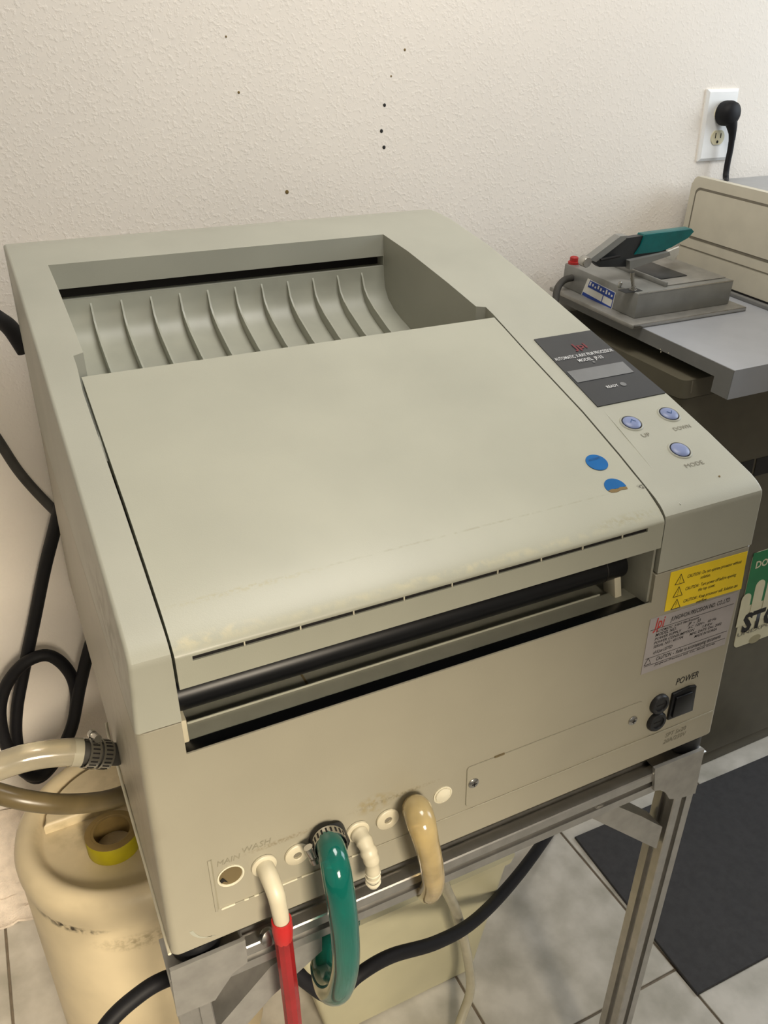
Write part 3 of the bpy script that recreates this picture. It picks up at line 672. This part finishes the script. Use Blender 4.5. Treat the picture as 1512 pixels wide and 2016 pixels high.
# ================================================================== DRUM, TAPE, TOWEL, BIN, MAT
dc = Vector((-.002, .389, 0)); ZD = -.200
dr = thing('drum', (dc.x, dc.y, FL), 'round off-white plastic chemical drum on the floor below the processor left corner', 'drum')
L('shell', M['drum'], dr, [(0, FL), (.134, FL), (.142, FL+.008), (.1435, FL+.05), (.1445, -.30), (.1445, -.262), (.1425, -.252), (.1445, -.243), (.1465, -.232), (.1465, -.220), (.1435, -.209), (.136, -.2015), (.128, -.200), (.121, -.2025), (.116, -.209), (.1125, -.2145), (.109, -.2170), (0, -.2170)], dc, seg=72)
bm = bmesh.new(); cpts = []
a0, a1 = math.radians(15), math.radians(168)
for k in range(19):
    t = a0+(a1-a0)*k/18; cpts.append((dc.x+.108*math.cos(t), dc.y+.108*math.sin(t), -.2175))
prism(bm, cpts, (0, 0, .0155))
es = [e for e in bm.edges if all(v.co.z > -.21 for v in e.verts)]
bmesh.ops.bevel(bm, geom=es, offset=.004, segments=3, profile=0.5, affect='EDGES'); finish(bm, 'raised_land', M['drum'], dr, 40)
tc = PZ(226, 1662, -.2165)
tr = thing('tape_roll', (tc.x, tc.y, -.2170), 'roll of yellow tape lying on top of the drum', 'tape')
L('tape', M['tape'], tr, [(.0225, .0), (.0330, .0), (.0335, .001), (.0335, .0245), (.0330, .0255), (.0262, .0255)], (tc.x, tc.y, -.2170), seg=40)
L('core', M['card'], tr, [(.0225, .0002), (.0226, .0254), (.0335, .0257), (.0330, .0259), (.0262, .0259), (.0255, .0250), (.0255, .0002)], (tc.x, tc.y, -.2170), seg=40)
# towel
bm = bmesh.new(); nx, ny = 40, 26; gv = []
from mathutils import noise as mnoise
for i in range(nx+1):
    row = []
    for j in range(ny+1):
        s, t = i/nx, j/ny; x = -.46+.345*s; y = .672+.108*min(1, t*1.15)
        h = .165*max(0, t-.05)**1.15 + .014*mnoise.noise(Vector((x*22, t*6, 1.3)))*min(1, t*5+.25) + .006*mnoise.noise(Vector((x*60, t*14, 4)))
        y += .008*mnoise.noise(Vector((x*26, t*3, 8)))*(1-t)-.004*mnoise.noise(Vector((x*9, 2, t*4)))
        row.append(bm.verts.new((x, min(y, WALL-.004), FL+.005+max(0, h)+(.004 if j in (2, 3, 6) else 0))))
    gv.append(row)
for i in range(nx):
    for j in range(ny): bm.faces.new((gv[i][j], gv[i+1][j], gv[i+1][j+1], gv[i][j+1]))
ret = bmesh.ops.extrude_face_region(bm, geom=list(bm.faces)); bmesh.ops.translate(bm, verts=[v for v in ret['geom'] if isinstance(v, bmesh.types.BMVert)], vec=(0, 0, -.005))
tag(finish(bm, 'towel', M['towel'], None, 60, base=(-.28, .72, FL)), 'crumpled white terry towel on the floor against the wall', 'towel')
# plastic bin under the stand
yb = .245
bn = thing('plastic_bin', (.31, .36, FL), 'tapered translucent off-white plastic bin on the floor under the stand', 'bin')
bm = bmesh.new()
def ring(z, g, inset=0.0): return rr(.205-.045*g+inset, .465+.042*g-inset, yb-.022*g+inset, yb+.22+.02*g-inset, z, .012)
h0, h1 = FL, FL+.27
gr_ = lambda z: (z-FL)/.27
loft(bm, [ring(FL, 0, .004), ring(FL+.004, 0), ring(h1-.012, .955), ring(h1-.012, .955, -.005), ring(h1, 1, -.006), ring(h1, 1, .003), ring(FL+.01, 0.03, .003)])
finish(bm, 'shell', M['jug'], bn, 40)
# floor mat
mc = [PZ(1372, 1961, FL), PZ(1131, 1651, FL)]
a, b = mc; dx = Vector((.545, -.010, 0))
bm = bmesh.new(); prism(bm, [a, a+dx, b+dx, b], (0, 0, .006)); bmesh.ops.bevel(bm, geom=[e for e in bm.edges if abs(e.verts[0].co.z-e.verts[1].co.z) < 1e-6], offset=.0012, segments=1, affect='EDGES')
tag(finish(bm, 'floor_mat', M['mat'], None, 0, base=(a+dx*.5).to_tuple()), 'charcoal rubber floor mat in front of the grey tank cabinet', 'mat')

# ================================================================== GREY TANK CABINET ON THE RIGHT
KF = 0.9774
O = Vector((.926, .341, .276)); TL = math.radians(4.97)
EX, EY, EN = Vector((1, 0, 0)), Vector((0, math.cos(TL), math.sin(TL))), Vector((0, -math.sin(TL), math.cos(TL)))
def Sw(x, y, h): return O + (EX*x + EY*y + EN*h)*KF
def Sf(c): return Sw(c.x, c.y, c.z)
def SPh(u, v, h):   # slab coordinates of a pixel at height h above the worktop
    d = ray(u, v); k = (h*KF-(CAM-O).dot(EN))/d.dot(EN); q = CAM+d*k-O; return Vector((q.dot(EX), q.dot(EY), q.dot(EN)))/KF
def SPx(u, v, x):
    d = ray(u, v); k = (O.x+x*KF-CAM.x)/d.x; q = CAM+d*k-O; return Vector((q.dot(EX), q.dot(EY), q.dot(EN)))/KF
def SPy(u, v, y):
    d = ray(u, v); k = (y*KF-(CAM-O).dot(EY))/d.dot(EY); q = CAM+d*k-O; return Vector((q.dot(EX), q.dot(EY), q.dot(EN)))/KF
YF = .419
cb = thing('tank_cabinet', (1.25, .58, FL), 'tall grey-brown tank cabinet with warning signs, right of the film processor', 'cabinet')
XL = .912; XR = 1.62
bm = bmesh.new(); loft(bm, [rr(XL, XR, YF, WALL-.012, FL+.035, .012), rr(XL, XR, YF, WALL-.012, .209, .012)]); finish(bm, 'body', M['cabinet'], cb)
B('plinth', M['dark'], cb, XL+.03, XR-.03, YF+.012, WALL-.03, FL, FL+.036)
B('plinth_strip', M['cabinet'], cb, XL+.01, XR-.01, YF+.003, YF+.014, FL, FL+.034, bev=.002)
bm = bmesh.new(); pr = rr(XL-.005, XR+.005, YF-.005, WALL-.010, .212, .012)
tops = [(x, y, .2415+.070*max(0, y-YF)) for x, y, z in pr]
loft(bm, [pr, tops]); finish(bm, 'rim', M['cabinet'], cb)
B('drip', M['groove'], cb, .9218, .9235, YF-.0062, YF-.005, .220, .2400)
TXTC = M['ink']
def Fc(u, v, h=0.0): p = PY(u, v, YF); return Vector((p.x, YF-h, p.z))
# black lettering bars of the front plate
q0, q1 = Fc(1470, 922), Fc(1483, 905)
B('name_bar', M['ink'], cb, 1.060, Fc(1482, 915).x, YF-.0012, YF, Fc(1480, 931).z, Fc(1480, 905).z)
B('name_bar', M['ink'], cb, Fc(1487, 915).x, 1.42, YF-.0012, YF, Fc(1490, 936).z, Fc(1490, 903).z)
# warning sign
q = Fc(1442.5, 1277); q2 = Fc(1494, 1086)
sx0, sz0, sz1 = q.x, q.z, q2.z; sx1 = sx0+.26
sg = PR('warning_sign', M['sign'], cb, rrect_face(sx0, sx1, sz0, sz1, .012, YF), (0, -.001, 0), 0); sg['label'] = 'cream warning sign with green field and white hand'
zg = Fc(1470, 1168).z
PR('green_field', M['sign_green'], sg, [(sx0+.0, YF-.001, zg-.03), (sx1, YF-.001, zg-.03), (sx1, YF-.001, sz1), (sx0+.0, YF-.001, sz1)], (0, -.0004, 0), 0)
fx = Fc(1470, 1170).x
bm = bmesh.new()
for k, (dx, tz) in enumerate(((0, zg), (.031, zg+.022), (.063, zg+.045), (.095, zg+.04), (.127, zg+.01))):
    x = fx+dx; r = .0125
    pts = [(x-r, YF-.0015, zg-.075), (x+r, YF-.0015, zg-.075)] + [(x+r*math.cos(t*PI/8), YF-.0015, tz-r+r*math.sin(t*PI/8)) for t in range(9)]
    prism(bm, pts, (0, -.0003, 0))
finish(bm, 'hand', M['sign'], sg, 0)
pt = Fc(1486, 1115); TXT('lettering', 'DO NOT', M['sign'], sg, (pt.x, YF-.0018, pt.z-.004), UX, UZ, .015, .085, bold=.03)
pt = Fc(1457, 1243); TXT('lettering', 'STOP', M['ink'], sg, (pt.x, YF-.0018, pt.z-.002), UX, UZ, .041, .130, bold=.045)
pt = Fc(1450, 1249); TXT('lettering', 'UNEXPOSED FILM', M['ink_soft'], sg, (pt.x+.001, YF-.0018, pt.z-.006), UX, UZ, .009, .185)
pt = Fc(1485, 1257); L('oval_mark', M['oval'], sg, [(.010, .0), (.010, .0004), (0, .0004)], (pt.x, YF-.0008, pt.z), (0, -1, 0), 20, 0, sx=1.6)

# worktop: sloping slab with a front lip
wt = thing('worktop', Sw(.33, .2, -.02), 'sloping grey worktop slab with a deep front lip, on the tank cabinet', 'worktop')
bm = bmesh.new()
sec = [(.0, .0), (.0, -.047), (.034, -.047), (.034, -.022), (.443, -.022), (.443, .0)]
prism(bm, [Sw(0, y, h) for y, h in sec], EX*.66)
finish(bm, 'slab', M['slab'], wt, 20)
PR('end_face', M['slab_side'], wt, [Sw(-.0012, y, h) for y, h in ((.0004, -.0004), (.0004, -.0466), (.0336, -.0466), (.0336, -.0216), (.4426, -.0216), (.4426, -.0004))], EX*.0014, 0)
for u, v in ((1300, 688), (1301, 693), (1316, 695)):
    q = SPx(u, v, -.0014); L('chip', M['white'], wt, [(.0012, 0), (.0008, .0004), (0, .0005)], Sf(q), (-1, 0, 0), 8, 0)

# console on the worktop
XC = .283; HT = .186
co = thing('console', Sw(.45, .25, 0), 'beige control console with a grooved rounded panel, standing on the worktop', 'console')
def sbox(name, material, parent, *a, bev=0.0, seg=2): return B(name, material, parent, *a, bev=bev, seg=seg, f=Sf)
sbox('housing', M['console_top'], co, XC+.012, .66, -.10, .437, 0.002, HT-.010, bev=.003)
def srr(y0, y1, h0, h1, r, x, n=6):
    out = []
    for cy, ch_, a in ((y1-r, h1-r, 0), (y0+r, h1-r, 90), (y0+r, h0+r, 180), (y1-r, h0+r, 270)):
        for k in range(n+1):
            t = math.radians(a+90*k/n); out.append(Sw(x, cy+r*math.cos(t), ch_+r*math.sin(t)))
    return out
bm = bmesh.new(); prism(bm, srr(-.12, .440, .006, HT, .014, XC), EX*.014)
bmesh.ops.bevel(bm, geom=[e for e in bm.edges if abs(e.verts[0].co.x-e.verts[1].co.x) < 1e-6], offset=.0025, segments=2, affect='EDGES')
face = finish(bm, 'front_panel', M['console'], co, 40)
PR('panel_groove', M['groove'], face, srr(-.10, .4265, .075, HT-.018, .012, XC-.0004), EX*.001, 0)
PR('panel_inset', M['console'], face, srr(-.096, .4225, .0800, HT-.0225, .010, XC-.0012), EX*.002, 0)
sbox('ridge', M['groove'], face, XC-.0006, XC+.002, -.11, .438, .0560, .0580)
sbox('base_strip', M['slab_side'], co, XC-.010, XC+.02, -.10, .440, .0, .0070, bev=.001)
sbox('base_gap', M['dark'], co, XC-.0005, XC+.01, -.10, .438, .0070, .0105)

# grey exposure box on the worktop
dv = thing('film_marker', Sw(.10, .33, 0), 'small grey metal marking box with toggle switch and raised green flap on the worktop', 'device')
sbox('base_plate', M['alu_dull'], dv, -.023, .234, .203, .437, .0, .0075, bev=.0015)
sbox('base_edge_glint', M['steel'], dv, -.020, .232, .2020, .2036, .0025, .0078, bev=.0005)  # steel strip added to brighten the front edge of the base plate
sbox('housing', M['device'], dv, .001, .215, .228, .432, .0075, .0500, bev=.0018)
sbox('top_edge', M['steel'], dv, .003, .214, .2276, .2302, .0488, .0504, bev=.0004)
sbox('stage', M['alu_dull'], dv, .075, .212, .245, .405, .0500, .0520, bev=.0006)
sbox('pad', M['dev_dark'], dv, .088, .150, .275, .395, .0520, .0535, bev=.0005)
sbox('stage_rail', M['device'], dv, .070, .0755, .242, .405, .0500, .0580, bev=.0008)
# label on the left side
lab = [SPx(1157, 548, .0002), SPx(1212, 576, .0002), SPx(1203, 613, .0002), SPx(1144, 580, .0002)]
def on_label(s, t, x=-.0004):
    p = (lab[3]*(1-s)+lab[2]*s)*(1-t)+(lab[0]*(1-s)+lab[1]*s)*t; return Sw(x, p.y, p.z)
def lab_quad(name, m_, parent, s0, s1, t0, t1, x): return PR(name, m_, parent, [on_label(s0, t0, x), on_label(s1, t0, x), on_label(s1, t1, x), on_label(s0, t1, x)], EX*-.0003, 0)
lb_ = lab_quad('side_label', M['lab_white'], dv, 0, 1, 0, 1, .0008); lb_['label'] = 'blue and white paper label'
lab_quad('blue_band', M['lab_blue'], lb_, .02, .98, .02, .20, .0004)
lab_quad('blue_band', M['lab_blue'], lb_, .10, .98, .58, .97, .0004)
for k in range(9): lab_quad('white_mark', M['lab_white'], lb_, .13+k*.095, .175+k*.095, .70+.03*(k % 2), .92-.06*(k % 3), .0000)
lab_quad('blue_line', M['lab_blue'], lb_, .64, .66, .20, .62, .0004); lab_quad('blue_line', M['lab_blue'], lb_, .96, .98, .20, .62, .0004)
# toggle, button
q = SPh(1246, 572, .0502)
tg = L('toggle_switch', M['steel'], dv, [(0, 0), (.0065, 0), (.0065, .002), (.0042, .0022), (.0042, .007), (0, .007)], Sf(q), EN, 16)
TB('toggle_lever', M['steel'], tg, [Sf(q+Vector((0, 0, .004))), Sf(q+Vector((-.003, .002, .016))), Sf(q+Vector((-.005, .004, .030)))], [.0024, .0028, .0040], 12, 4)
sbox('switch_plate', M['dev_dark'], dv, q.x-.022, q.x+.014, q.y-.008, q.y+.012, .0500, .0508)
L('nut', M['steel'], dv, [(0, 0), (.0035, 0), (.0035, .008), (.002, .010), (0, .010)], Sf(q+Vector((-.010, .022, 0))), EN, 8)
q = SPh(1129, 519, .0502)
L('red_button', M['red_ink'], dv, [(0, 0), (.010, 0), (.010, .004), (.0075, .0045), (.0075, .011), (.006, .0125), (0, .0125)], Sf(q), EN, 18)
# raised flap
yl = .300
def SL(u, v, y=yl): q = SPy(u, v, y); return Sw(q.x, q.y, q.z)
flap = PR('flap', M['dev_dark'], dv, [SL(1166, 514), SL(1226, 470), SL(1276, 463), SL(1262, 486), SL(1312, 489), SL(1309, 505), SL(1241, 525), SL(1180, 526)], EY*.012, 20)
PR('flap_frame', M['device'], flap, [SL(1160, 512, yl-.003), SL(1222, 465, yl-.003), SL(1236, 464, yl-.003), SL(1232, 471, yl-.003), SL(1174, 516, yl-.003)], EY*.016, 20)
PR('green_grip', M['teal'], flap, [SL(1270, 462, yl-.003), SL(1362, 450, yl-.003), SL(1367, 456, yl-.003), SL(1355, 469, yl-.003), SL(1320, 488, yl-.003), SL(1300, 495, yl-.003), SL(1250, 502, yl-.003), SL(1262, 484, yl-.003)], EY*.018, 20, bev=.0010)
PR('flap_lip', M['device'], dv, [SL(1240, 514, yl-.01), SL(1318, 496, yl-.01), SL(1320, 503, yl-.01), SL(1240, 531, yl-.01)], EY*.012, 0)
PR('paper_scrap', M['lab_white'], dv, [SL(1310, 498, yl+.04), SL(1338, 486, yl+.04), SL(1336, 500, yl+.04), SL(1325, 514, yl+.04), SL(1312, 508, yl+.04)], EY*.004, 0)
L('hinge', M['steel'], dv, [(0, 0), (.0078, 0), (.0085, .001), (.0085, .014), (.0078, .015), (0, .015)], SL(1157, 517, yl-.008), EY, 20)
TB('spring', M['dark'], dv, [SL(1182, 512, yl-.006), SL(1220, 504, yl-.006)], .0022, 8, 12)
cd = hose('grey_lead', 'grey power lead leaving the left side of the film marking box', Sw(-.02, .40, .02), 'cable')
TB('tube', M['cable_grey'], cd, [Sw(.0, .405, .030), Sw(-.020, .402, .028), Sw(-.045, .385, .020), Sw(-.065, .36, .0), Sw(-.085, .33, -.045), Sw(-.09, .30, -.10)], .0062, 12)

# ================================================================== OUTLET AND PLUG
ot = thing('wall_outlet', tuple(PY(1414, 247, WALL)), 'white duplex wall outlet with a black plug in its upper socket', 'outlet')
bl, trp = PY(1370, 318, WALL), PY(1459, 174, WALL)
ox0, ox1, oz0, oz1 = bl.x, bl.x+.0775, bl.z, trp.z
bm = bmesh.new()
def pl_ring(y, ins): return [(ox0+ins, y, oz0+ins), (ox1-ins, y, oz0+ins), (ox1-ins, y, oz1-ins), (ox0+ins, y, oz1-ins)]
loft(bm, [pl_ring(WALL, 0), pl_ring(WALL-.0035, 0), pl_ring(WALL-.0062, .005)]); finish(bm, 'cover_plate', M['bright'], ot, 20)
ocx = (ox0+ox1)/2; ocz = (oz0+oz1)/2
for dz in (.0205, -.0205):
    so = PR('socket', M['sign'], ot, [(ocx+.0165*math.cos(t*PI/12), WALL-.0062, ocz+dz+.0142*max(-.86, min(.86, math.sin(t*PI/12)))) for t in range(24)], (0, -.0016, 0), 0)
    B('socket_slot', M['dark'], so, ocx-.0075, ocx-.0055, WALL-.0081, WALL-.0077, ocz+dz-.001, ocz+dz+.008)
    B('socket_slot', M['dark'], so, ocx+.0055, ocx+.0075, WALL-.0081, WALL-.0077, ocz+dz-.001, ocz+dz+.007)
    L('ground_hole', M['dark'], so, [(.0026, 0), (.0026, .0004), (0, .0004)], (ocx, WALL-.0077, ocz+dz-.0075), (0, -1, 0), 12, 0)
pg = thing('power_plug', (ocx, WALL-.03, ocz+.02), 'black round power plug with its cord running down behind the console', 'plug')
pc = Vector((ocx+.004, WALL-.0080, ocz+.0205))
L('plug_body', M['cable'], pg, [(0, 0), (.0205, 0), (.0215, .004), (.0215, .016), (.0190, .024), (.012, .029), (0, .030)], pc, (0, -1, 0), 28)
q = pc+Vector((.003, -.017, 0))
TB('strain_relief', M['cable'], pg, [q+Vector((0, 0, -.010)), q+Vector((.006, 0, -.022)), q+Vector((.010, .0, -.034)), q+Vector((.0115, .0, -.046))], [.0120, .0095, .0068, .0058], 14)
cz = Sw(.38, .437, HT-.010)
TB('cord', M['cable'], pg, [q+Vector((.011, .0, -.042)), q+Vector((.0125, .001, -.062)), q+Vector((.011, .001, -.085)), q+Vector((.009, -.001, -.104)), q+Vector((.002, -.010, -.114)), q+Vector((-.018, -.028, -.1165)), q+Vector((-.05, -.04, -.130))], .0056, 12)

# ------------------------------------------------------------------ lift the whole place so that the floor is z = 0
for o in bpy.data.objects:
    if o.parent is None: o.location.z += LIFT
